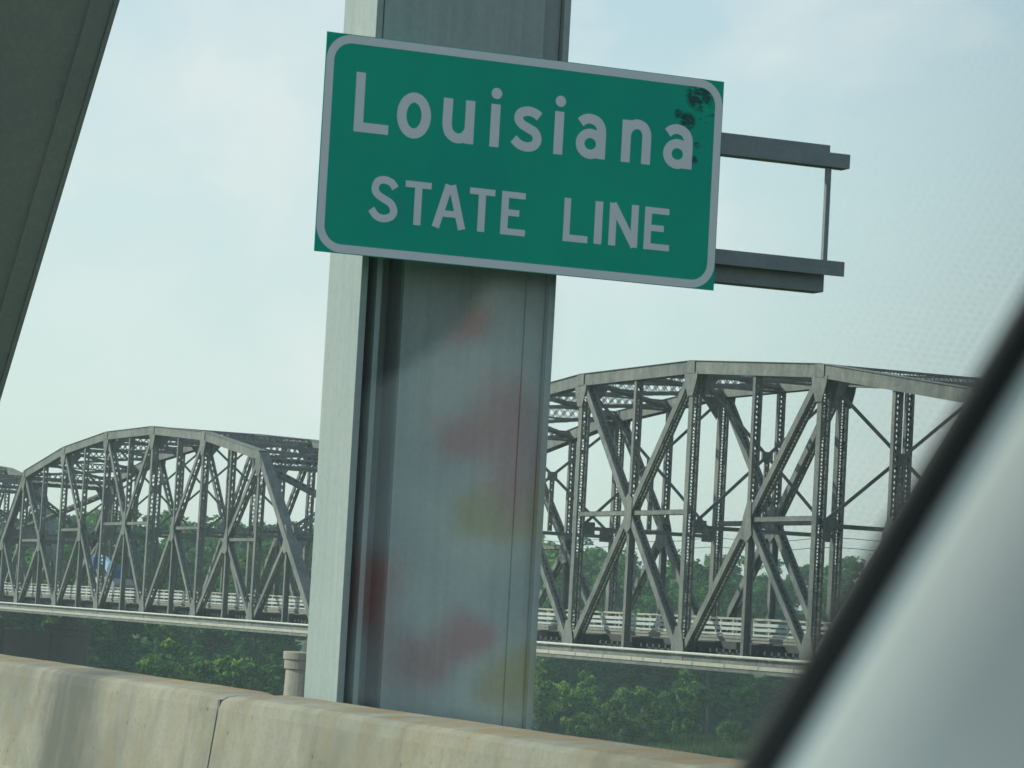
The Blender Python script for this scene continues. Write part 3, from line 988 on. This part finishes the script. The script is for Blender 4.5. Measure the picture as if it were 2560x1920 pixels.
# piers
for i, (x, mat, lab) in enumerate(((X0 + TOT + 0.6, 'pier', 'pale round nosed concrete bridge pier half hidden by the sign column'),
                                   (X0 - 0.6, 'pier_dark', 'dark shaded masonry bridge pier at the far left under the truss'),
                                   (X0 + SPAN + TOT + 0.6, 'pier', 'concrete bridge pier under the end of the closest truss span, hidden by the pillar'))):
    if i == 2: continue
    root = empty('bridge_pier', (x, YB, GZ), label=lab, cat='bridge pier', group='piers of the old truss bridge')
    H = -3.87 - GZ
    for y in (0.0, WID):
        g = MB()
        g.lathe([(3.0, -1.0), (2.55, H - 3.3), (2.48, H - 1.42), (2.62, H - 1.36), (2.64, H - 0.72), (2.60, H - 0.66), (2.74, H - 0.6), (2.76, H - 0.06), (2.70, H)], 40, (0, y, 0))
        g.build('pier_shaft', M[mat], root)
        g = MB()
        g.box(-1.3, 1.3, y - 0.8, y + 0.8, H, H + 0.75); g.box(-1.0, 1.0, y - 0.5, y + 0.5, H + 0.752, H + 1.35)
        g.build('bearing', M['old_dark'], root)
    g = MB(); g.box(-1.6, 1.6, 2.4, WID - 2.4, -1, H - 0.9)
    g.build('web_wall', M[mat], root)
    for k_ in range(9):
        zc = H - 0.9 - 1.5 * k_
        g = MB(); g.box(1.602, 1.65, 2.55, WID - 2.55, zc - 1.44, zc - 0.06)
        g.build('stone_course', M[mat], root)

# thin wires along the old bridge
g = MB()
for z in (ZB + 6.9, ZB + 7.5):
    g.tube([(x, YB + WID + 0.9, z + 0.25 * math.cos((x + 480) / 16.79 * 2 * math.pi) * 0.5) for x in np.arange(-479, -124, 2.1)], 0.02, 4)
o = g.build('overhead_wire', M['wire'])
tag(o, label='pair of thin dark wires strung along the old truss bridge', cat='wire')

# boom lift on the old bridge's roadway
bx, by, bz = -328.0, YB + 6.2, ZB + 0.98
lift = empty('boom_lift', (bx, by, bz), label='small blue boom lift with grey chassis on the old bridge roadway', cat='boom lift')
g = MB(); g.prism([(-2.0, 0.6), (3.9, 0.6), (3.7, 1.6), (2.6, 2.25), (-1.2, 2.25), (-1.9, 1.7)], -1.1, 1.1); g.build('chassis', M['machine_grey'], lift, bevel=0.05)
for wx in (-1.1, 2.8):
    for wy in (-1.15, 1.15):
        g = MB(); g.tube([(wx, wy - 0.2, 0.55), (wx, wy + 0.2, 0.55)], 0.55, 20); w_ = g.build('wheel', M['rubber'], lift)
        g = MB(); g.tube([(wx, wy - 0.22, 0.55), (wx, wy + 0.22, 0.55)], 0.26, 12); g.build('hub', M['cream'], w_)
g = MB(); g.prism([(-4.6, 0.75), (-2.05, 0.75), (-2.05, 2.2), (-3.6, 2.45), (-4.6, 2.2)], -1.0, 1.0); g.build('counterweight', M['cream'], lift, bevel=0.08)
g = MB(); g.prism([(-1.1, 2.26), (1.1, 2.26), (1.0, 3.1), (0.3, 3.6), (-1.0, 3.4)], -0.7, 0.7); g.build('turret', M['blue'], lift, bevel=0.06)
g = MB(); g.bar((0.0, 0, 2.75), (-5.6, 0, 4.35), (0, 0, 1), 0.85, 0.55); g.build('boom', M['pale_blue'], lift, bevel=0.04)
g = MB(); g.bar((-1.0, -0.2, 2.3), (-3.0, -0.2, 3.3), (0, 0, 1), 0.22, 0.22); g.build('lift_cylinder', M['cream'], lift)
g = MB(); g.bar((-5.5, 0, 4.3), (-6.8, 0, 4.0), (0, 0, 1), 0.4, 0.4); g.build('jib', M['blue'], lift)
g = MB(); g.prism([(-8.9, 3.2), (-6.7, 3.2), (-6.6, 4.5), (-8.6, 4.5)], -0.7, 0.7); g.build('basket', M['blue'], lift, bevel=0.05)
for a_, b_ in (((-8.7, -0.6, 4.5), (-7.6, -0.1, 6.0)), ((-6.7, -0.6, 4.5), (-7.5, -0.1, 6.0))):
    g = MB(); g.bar(a_, b_, (1, 0, 0), 0.12, 0.12); g.build('mast_rod', M['cream'], lift)

# ------------------------------------------------------------------ trees


def leaf_cloud(n, rad, leaf, clumps, rs, droop=0.0, open_=0.3, profile=None):
    """leaf sized quads scattered in clumps through a crown volume; returns verts, faces (crown base at z = 0)"""
    rx, rz = rad
    cs = []
    while len(cs) < clumps:
        q = rs.uniform(-1, 1, 3)
        rr_ = np.linalg.norm(q)
        if rr_ > 1 or rr_ < open_: continue
        z = q[2]
        wid = 1.0 - 0.45 * max(0, z) ** 1.5 - 0.15 * max(0, -z)
        cs.append((q[0] * rx * wid, q[1] * rx * wid, rz + z * rz, rs.uniform(0.55, 1.25)))
    cs = np.array(cs)
    idx = rs.integers(0, len(cs), n)
    cr_ = 0.24 * rx
    d = rs.normal(0, 1, (n, 3)); d /= np.linalg.norm(d, axis=1)[:, None]
    rad_ = cr_ * cs[idx, 3] * rs.uniform(0.35, 1.0, n) ** 0.5
    ctr = cs[idx, :3] + d * rad_[:, None] * np.array((1, 1, 0.72))
    ctr[:, 2] -= droop * rs.uniform(0, 1, n) * rad_
    nrm_ = d * 0.7 + rs.normal(0, 0.55, (n, 3)) + np.array((0, 0, 0.25))
    nrm_ /= np.linalg.norm(nrm_, axis=1)[:, None]
    a = np.cross(nrm_, rs.normal(0, 1, (n, 3))); a /= np.linalg.norm(a, axis=1)[:, None]
    b = np.cross(nrm_, a)
    sz = leaf * rs.uniform(0.6, 1.35, n)[:, None]
    V = np.stack([ctr - a * sz, ctr - b * sz * 0.55, ctr + a * sz, ctr + b * sz * 0.55], 1).reshape(-1, 3)
    return V, cs


def quad_mesh(name, V, mat):
    n = len(V) // 4
    me = bpy.data.meshes.new(name)
    me.vertices.add(len(V)); me.loops.add(len(V)); me.polygons.add(n)
    me.vertices.foreach_set('co', V.astype(np.float32).ravel())
    me.loops.foreach_set('vertex_index', np.arange(len(V), dtype=np.int32))
    me.polygons.foreach_set('loop_start', np.arange(0, len(V), 4, dtype=np.int32))
    me.update(calc_edges=True)
    me.materials.append(mat)
    return me


def trunk_mesh(H, cs, base, rs, rad=0.35):
    g = MB()
    pts = [(0.25 * math.sin(k * 1.3), 0.25 * math.cos(k * 1.7), H * k / 6) for k in range(7)]
    g.tube(pts, [rad * (1 - 0.11 * k) for k in range(7)], 7)
    for c in cs[:: max(1, len(cs) // 11)]:
        z0 = min(H * 0.9, max(H * 0.25, base + c[2] - 4.5))
        A = Vector((0.1, 0.1, z0)); B = Vector((c[0], c[1], base + c[2]))
        m_ = A.lerp(B, 0.5) + Vector((0, 0, 0.5))
        g.tube([A, m_, B], [rad * 0.42, rad * 0.28, rad * 0.1], 5)
    return g.mesh('trunk', M['bark'])


variants = []
for i, (rx, rz, H, n_, cl, op, mt) in enumerate(((6.5, 9.5, 30, 6500, 60, 0.35, 'leaf'), (7.5, 8.0, 27, 6500, 64, 0.3, 'leaf_dark'), (5.0, 9.0, 29, 5000, 46, 0.3, 'leaf'),
                                                  (6.0, 7.0, 25, 5500, 52, 0.3, 'leaf_dark'), (5.5, 10.5, 33, 5200, 50, 0.4, 'leaf'))):
    rs = np.random.default_rng(50 + i)
    V, cs = leaf_cloud(int(n_ * 1.5), (rx, rz), 0.33, cl, rs, 0.3, op)
    base = H - 2 * rz
    V[:, 2] += base
    variants.append((H, quad_mesh('crown', V, M[mt]), trunk_mesh(H - rz * 0.6, cs, base, rs), V))
bush = []
for i, (rx, rz, n_, cl, mt) in enumerate(((3.6, 5.0, 4200, 34, 'vine'), (4.2, 3.6, 4200, 36, 'vine'), (3.0, 6.0, 3800, 30, 'leaf_dark'))):
    rs = np.random.default_rng(90 + i)
    V, cs = leaf_cloud(int(n_ * 1.4), (rx, rz), 0.27, cl, rs, 0.8, 0.25)
    bush.append((2 * rz, quad_mesh('crown', V, M[mt]), trunk_mesh(rz * 1.4, cs, 0, rs, 0.16), V))


def tree(name, kind, x, y, height, label, rot=0.0, cat='tree', group=None, z=GZ):
    H, cm_, tm_, _ = kind
    root = empty(name, (x, y, z), label=label, cat=cat, group=group)
    root.rotation_euler = (0, 0, rot)
    s = height / H
    root.scale = (s, s, s)
    place('crown', cm_, root); place('trunk', tm_, root)
    return root


TREES = [  # x, y, height, variant, label
    (-468, 198, 31.3, 4, 'tall open crowned pale green tree rising highest behind the closest truss span'),
    (-462, 226, 25.8, 1, 'broad dark green tree behind the closest span near the pillar'),
    (-470, 172, 27.0, 3, 'rounded green tree just right of the sign column behind the truss'),
    (-452, 118, 27.5, 0, 'big leafy green tree behind the far left end of the middle span'),
    (-455, 133, 26.5, 2, 'slender green tree behind the middle of the left truss span'),
    (-458, 148, 24.0, 1, 'rounded dark tree left of the sign column near the right end post'),
    (-462, 247, 24.5, 3, 'dark tree next to the black pillar seal'),
]
for i, (x, y, hh, v, lab) in enumerate(TREES): tree('cottonwood_tree', variants[v], x, y, hh, lab, i * 1.1, group='cottonwood trees on the far bank')

# a wood behind them that reads as one mass
rs = np.random.default_rng(5)
parts = []
pts = []
tries = 0
while len(pts) < 180 and tries < 4000:
    tries += 1
    x = rs.uniform(-680, -470); y = rs.uniform(60, 400)
    if any((x - a) ** 2 + (y - b) ** 2 < 45 for a, b in pts): continue
    if abs(y - 89) < 12 and x > -560: continue
    pts.append((x, y))
for k_, (x, y) in enumerate(pts):
    H, _, _, V = variants[k_ % 5]
    far = min(1.6, (-x - 470) / 130)
    hh = rs.uniform(26.0, 29.5) + 5.0 * far
    s = hh / H
    a = rs.uniform(0, 6.28)
    Rm = np.array(((math.cos(a), -math.sin(a), 0), (math.sin(a), math.cos(a), 0), (0, 0, 1)))
    keep = np.repeat(rs.uniform(0, 1, len(V) // 4) < 0.55, 4)
    Q = V[keep].copy()
    c_ = Q.reshape(-1, 4, 3).mean(1, keepdims=True)
    Q = ((Q.reshape(-1, 4, 3) - c_) * 1.3 + c_).reshape(-1, 3)
    Q = (Q * s * np.array((1.15, 1.15, 1))) @ Rm.T + np.array((x, y, GZ))
    parts.append(Q)
    # understorey below each crown
    U = bush[k_ % 3][3][::1]
    kq = np.repeat(rs.uniform(0, 1, len(U) // 4) < 0.5, 4)
    parts.append(U[kq] * np.array((2.9, 2.9, rs.uniform(1.0, 1.7))) + np.array((x + rs.uniform(-4, 14), y + rs.uniform(-6, 6), GZ)))
for k_ in range(60):
    U = bush[k_ % 3][3]
    kq = np.repeat(rs.uniform(0, 1, len(U) // 4) < 0.6, 4)
    x, y = rs.uniform(-900, -430), rs.uniform(70, 112)
    if x > -470 and y < 96: continue
    parts.append(U[kq] * np.array((1.7, 1.7, rs.uniform(0.9, 1.3))) + np.array((x, y, GZ)))
o = place('far_woods', quad_mesh('far_woods', np.concatenate(parts), M['leaf_dark']))
tag(o, label='hazy green wood filling the far bank behind both truss spans', cat='woods', kind='stuff')

BUSH = [  # x, y, height, variant, label
    (-398, 117, 13.2, 0, 'bushy young tree with sunlit leaves right of the dark pier'),
    (-405, 127, 12.2, 1, 'young tree under the middle of the left truss span'),
    (-396, 111, 9.0, 1, 'low leafy bush close beside the dark masonry pier'),
    (-410, 137, 12.6, 2, 'dim green young tree left of the round pale pier'),
    (-420, 147, 12.0, 2, 'dark young tree directly behind the round pale pier'),
    (-436, 184, 12.8, 0, 'vine draped sunlit bush just right of the sign column foot'),
    (-438, 193, 10.8, 0, 'vine covered bush second from the sign column under the ledge'),
    (-440, 203, 9.5, 1, 'low vine covered mound in the middle under the closest span'),
    (-444, 214, 11.8, 0, 'vine draped bush before the dark tree near the pillar'),
    (-446, 225, 11.0, 2, 'dark tall bush beside the black pillar seal'),
    (-428, 190, 5.0, 1, 'small leafy shrub at the front of the grass bank'),
    (-430, 203, 4.2, 1, 'smallest leafy shrub on the grass before the vine mound'),
    (-432, 216, 4.6, 1, 'low shrub on the grass bank toward the pillar'),
]
for i, (x, y, hh, v, lab) in enumerate(BUSH):
    tree('vine_bush', bush[v], x, y, hh, lab, i * 0.9, 'bush', 'bushes under the old bridge')

# rough grass on the bank
rs = np.random.default_rng(3)
n_ = 60000
gx = rs.uniform(-470, -395, n_); gy = rs.uniform(98, 270, n_)
hg = rs.uniform(0.5, 1.5, n_)
a = rs.uniform(0, 6.28, n_)
zg = GZ + 0.5 * np.sin(gx * 0.045 + 1.3 * np.sin(gy * 0.03)) + 0.4 * np.sin(gy * 0.07 + gx * 0.02)
w_ = 0.14
base = np.stack([gx, gy, zg - 0.1], 1)
dx = np.stack([np.cos(a) * w_, np.sin(a) * w_, np.zeros(n_)], 1)
tip = base + np.stack([rs.normal(0, 0.25, n_), rs.normal(0, 0.25, n_), hg], 1)
V = np.stack([base - dx, base + dx, tip + dx * 0.2, tip - dx * 0.2], 1).reshape(-1, 3)
o = place('bank_grass', quad_mesh('bank_grass', V, M['grass']))
tag(o, label='rough grass on the river bank below the closest truss span', cat='grass', kind='stuff')

# ------------------------------------------------------------------ the traveller's car: windscreen pillar, seal, dash
car = empty('car_interior', (-0.62, 0.34, -0.25), label='blurred pale grey windscreen pillar with black rubber seal at the lower right', cat='car')
O = Vector((0.62, -0.34, 0.25))
E0, E1 = Vector((-0.69, 0.3505, -0.0334)), Vector((-0.56, 0.3414, 0.0659))
ax = (E1 - E0).normalized()


def dirpx(x, y): return (h * F_PX + rr * (x - 1280) - uu * (y - 960)).normalized()


view = dirpx(2220, 1360)
sidev = ax.cross(view).normalized()
if sidev.dot(rr) < 0: sidev = -sidev      # to the right and down, across the pillar
towards = -view


def sweep(prof, ext0=-0.35, ext1=0.45, k=14):
    """profile of (across, towards the eye) metres swept along the pillar"""
    mb = MB()
    m_ = len(prof)
    for i in range(k + 1):
        s = ext0 + (ext1 - ext0) * i / k
        P = E0 + ax * (s + 0.08) + towards * (-0.02 * (s * 2) ** 2 * 0)
        for a_, b_ in prof: mb.v.append(tuple(P + sidev * a_ + towards * b_ + O))
    for i in range(k):
        for j in range(m_):
            mb.f.append((i * m_ + j, i * m_ + (j + 1) % m_, (i + 1) * m_ + (j + 1) % m_, (i + 1) * m_ + j))
    mb.f.append(tuple(reversed(range(m_)))); mb.f.append(tuple(k * m_ + j for j in range(m_)))
    return mb


# rubber seal: a bead along the glass edge
sweep([(0.0012 + 0.0042 * math.cos(q), 0.0055 * math.sin(q)) for q in np.linspace(0, 2 * math.pi, 12, endpoint=False)]).build('rubber_seal', M['rubber'], car)
# trim: rounded pillar cover
tr_ = [(0.0046, -0.004), (0.0056, 0.003), (0.0075, 0.0068), (0.012, 0.0102), (0.024, 0.0165), (0.04, 0.0222), (0.06, 0.0262), (0.08, 0.0260), (0.10, 0.020), (0.115, 0.0), (0.115, -0.02), (0.0046, -0.02)]
o = sweep(tr_).build('pillar_trim', M['trim'], car)
for p_ in o.data.polygons: p_.use_smooth = True
# black ceramic dots printed on the glass beside the seal
mb = MB()
pit_ = 0.0021
gd = view
glx = -sidev
for i in range(-110, 210):
    for j in range(36):
        rad = 0.00062 * (1 - 0.022 * j)
        P = E0 + ax * (i * pit_ + (pit_ / 2 if j % 2 else 0)) + glx * (0.003 + j * pit_ * 0.86)
        n0 = len(mb.v)
        for q in range(6):
            mb.v.append(tuple(P + ax * (rad * math.cos(q * math.pi / 3)) + glx * (rad * math.sin(q * math.pi / 3)) + O))
        mb.f.append(tuple(range(n0, n0 + 6)))
o = place('glass_dots', mb.mesh('glass_dots', M['rubber'], fix=False), car)
o['kind'] = 'stuff'
# windscreen: tinted, slightly dusty laminated glass
wy = Vector((-0.12, -1.0, 0.0)).normalized()
wn = ax.cross(wy).normalized()
Q0 = E0 + ax * 0.08
q = []
for d in (0.0, 0.005):
    for a_, b_ in ((-0.34, 0.001), (0.52, 0.001), (0.52, 1.35), (-0.34, 1.35)):
        q.append(Q0 + ax * a_ + wy * b_ - wn * d + O)
mb = MB()
mb.add(q, [(0, 1, 2, 3), (7, 6, 5, 4), (0, 4, 5, 1), (1, 5, 6, 2), (2, 6, 7, 3), (3, 7, 4, 0)])
gl = bpy.data.materials.new('tinted_windscreen_glass')
gl.use_nodes = True
n = gl.node_tree
n.nodes.clear()
va = n.nodes.new('ShaderNodeVolumeAbsorption')
va.inputs['Color'].default_value = (0.40, 0.98, 0.965, 1)
va.inputs['Density'].default_value = 40
vs_ = n.nodes.new('ShaderNodeVolumeScatter')
vs_.inputs['Color'].default_value = (0.80, 0.98, 1.0, 1)
vs_.inputs['Density'].default_value = 0.5
vs_.inputs['Anisotropy'].default_value = 0.3
va_ = n.nodes.new('ShaderNodeAddShader')
mo = n.nodes.new('ShaderNodeOutputMaterial')
n.links.new(va.outputs[0], va_.inputs[0]); n.links.new(vs_.outputs[0], va_.inputs[1])
n.links.new(va_.outputs[0], mo.inputs['Volume'])
mb.build('windscreen', gl, car)
# dashboard below the windscreen
mb = MB()
mb.prism([(-1.25, -0.30), (-1.15, -0.22), (-0.95, -0.17), (-0.55, -0.15), (-0.42, -0.18), (-0.40, -0.40), (-1.2, -0.45)], -1.2, 0.42)
mb.v = [tuple(Vector(v) + O) for v in mb.v]
mb.build('dashboard', M['dash'], car, bevel=0.012)

# printed cloth lying on the dashboard: seen only as its reflection in the windscreen
cl, n, p = new_mat('printed_cloth')
L = n.links.new
geo = node(n, 'ShaderNodeNewGeometry')
a = node(n, 'ShaderNodeTexNoise', Scale=34.0, Detail=3.0, Roughness=0.5)
b = node(n, 'ShaderNodeTexNoise', Scale=27.0, Detail=2.0, Roughness=0.5)
L(geo.outputs['Position'], a.inputs['Vector'])
mpc = node(n, 'ShaderNodeMapping'); mpc.inputs['Location'].default_value = (3.1, 1.7, 0.4)
L(geo.outputs['Position'], mpc.inputs['Vector']); L(mpc.outputs['Vector'], b.inputs['Vector'])
wp = node(n, 'ShaderNodeVectorMath', operation='SCALE'); wp.inputs['Scale'].default_value = 0.035
L(a.outputs['Color'], wp.inputs[0])
wq = node(n, 'ShaderNodeVectorMath', operation='ADD')
L(geo.outputs['Position'], wq.inputs[0]); L(wp.outputs[0], wq.inputs[1])
tc2 = node(n, 'ShaderNodeVectorMath', operation='MULTIPLY')
L(wq.outputs[0], tc2.inputs[0]); tc2.inputs[1].default_value = (1, 1, 0)
col = over((0.56, 0.68, 0.70), (0.38, 0.46, 0.48), ramped(b.outputs['Fac'], 0.4, 0.6))
for cx, cy, ra in ((-0.637, 0.301, 0.0095), (-0.642, 0.289, 0.006), (-0.654, 0.303, 0.008), (-0.689, 0.276, 0.010), (-0.707, 0.292, 0.009), (-0.612, 0.288, 0.005), (-0.696, 0.303, 0.006)):
    d = node(n, 'ShaderNodeVectorMath', operation='DISTANCE')
    L(tc2.outputs[0], d.inputs[0]); d.inputs[1].default_value = (cx + 0.0175, cy + 0.0175, 0)
    col = over(col, (0.46, 0.10, 0.11), ramped(d.outputs['Value'], ra * 0.7, ra * 1.6, 0.95, 0.0))
for cx, cy, ra in ((-0.657, 0.318, 0.011), (-0.664, 0.297, 0.007), (-0.706, 0.324, 0.010)):
    d = node(n, 'ShaderNodeVectorMath', operation='DISTANCE')
    L(tc2.outputs[0], d.inputs[0]); d.inputs[1].default_value = (cx + 0.0175, cy + 0.0175, 0)
    col = over(col, (0.36, 0.32, 0.05), ramped(d.outputs['Value'], ra * 0.7, ra * 1.6, 0.95, 0.0))
L(col, p.inputs['Base Color'])
p.inputs['Roughness'].default_value = 0.95
p.inputs['Specular IOR Level'].default_value = 0.05
M['cloth'] = cl
mb = MB()
nx_, ny_ = 24, 16
for i in range(nx_ + 1):
    for j in range(ny_ + 1):
        al = -0.10 + 0.22 * i / nx_ + 0.004 * math.sin(j * 0.7)
        ac = 0.14 * j / ny_ + 0.005 * math.sin(i * 0.6)
        x = -0.637 + 0.81 * al - 0.59 * ac
        y = 0.262 + 0.59 * al + 0.81 * ac
        mb.v.append((x, y, -0.147 + 0.004 * math.sin(i * 0.9 + j * 0.5) + 0.003 * math.sin(j * 1.1 - i * 0.3)))
for i in range(nx_):
    for j in range(ny_):
        q0 = i * (ny_ + 1) + j
        mb.f.append((q0, q0 + ny_ + 1, q0 + ny_ + 2, q0 + 1))
CO = Vector((-0.67, 0.30, -0.147))
mb.v = [tuple(Vector(v) - CO) for v in mb.v]
cloth = place('printed_cloth', mb.mesh('printed_cloth', M['cloth'], fix=False), None, CO)
sol = cloth.modifiers.new('thickness', 'SOLIDIFY'); sol.thickness = 0.002
for p_ in cloth.data.polygons: p_.use_smooth = True
tag(cloth, label='white cloth with red and yellow print, reflected in the windscreen over the column', cat='cloth')
# the part of the pane whose cabin side catches that reflection
rg = bpy.data.materials.new('clear_glass_face')
rg.use_nodes = True
n = rg.node_tree
n.nodes.clear()
tb = n.nodes.new('ShaderNodeBsdfTransparent')
gb = n.nodes.new('ShaderNodeBsdfGlossy'); gb.inputs['Roughness'].default_value = 0.0
fr = n.nodes.new('ShaderNodeFresnel'); fr.inputs['IOR'].default_value = 1.52
dbl = n.nodes.new('ShaderNodeMath'); dbl.operation = 'MULTIPLY'; dbl.inputs[1].default_value = 1.85   # both faces of the pane
mxs = n.nodes.new('ShaderNodeMixShader')
mo = n.nodes.new('ShaderNodeOutputMaterial')
n.links.new(fr.outputs[0], dbl.inputs[0]); n.links.new(dbl.outputs[0], mxs.inputs['Fac'])
n.links.new(tb.outputs[0], mxs.inputs[1]); n.links.new(gb.outputs[0], mxs.inputs[2])
n.links.new(mxs.outputs[0], mo.inputs['Surface'])
mb = MB()
q = []
for px_, py_ in ((938, 672), (1396, 706), (1326, 1806), (872, 1744)):
    d = dirpx(px_, py_)
    t_ = Q0.dot(wn) / d.dot(wn)
    q.append(d * t_ + wn * 0.001 + O)
mb.add(q, [(3, 2, 1, 0)])
place('windscreen_face', mb.mesh('windscreen_face', rg, fix=False), car)

# ------------------------------------------------------------------ haze
HAZE = 0.00027
hm = bpy.data.materials.new('humid_air')
hm.use_nodes = True
n = hm.node_tree
n.nodes.clear()
pv = n.nodes.new('ShaderNodeVolumePrincipled')
pv.inputs['Color'].default_value = (0.84, 0.97, 1.0, 1)
pv.inputs['Density'].default_value = HAZE
pv.inputs['Anisotropy'].default_value = 0.0
mo = n.nodes.new('ShaderNodeOutputMaterial')
n.links.new(pv.outputs['Volume'], mo.inputs['Volume'])
g = MB(); g.box(-3000, 2000, -2350, 2650, GZ - 3, 30)
o = g.build('haze', hm)
tag(o, label='humid summer haze over the river bank', kind='stuff')
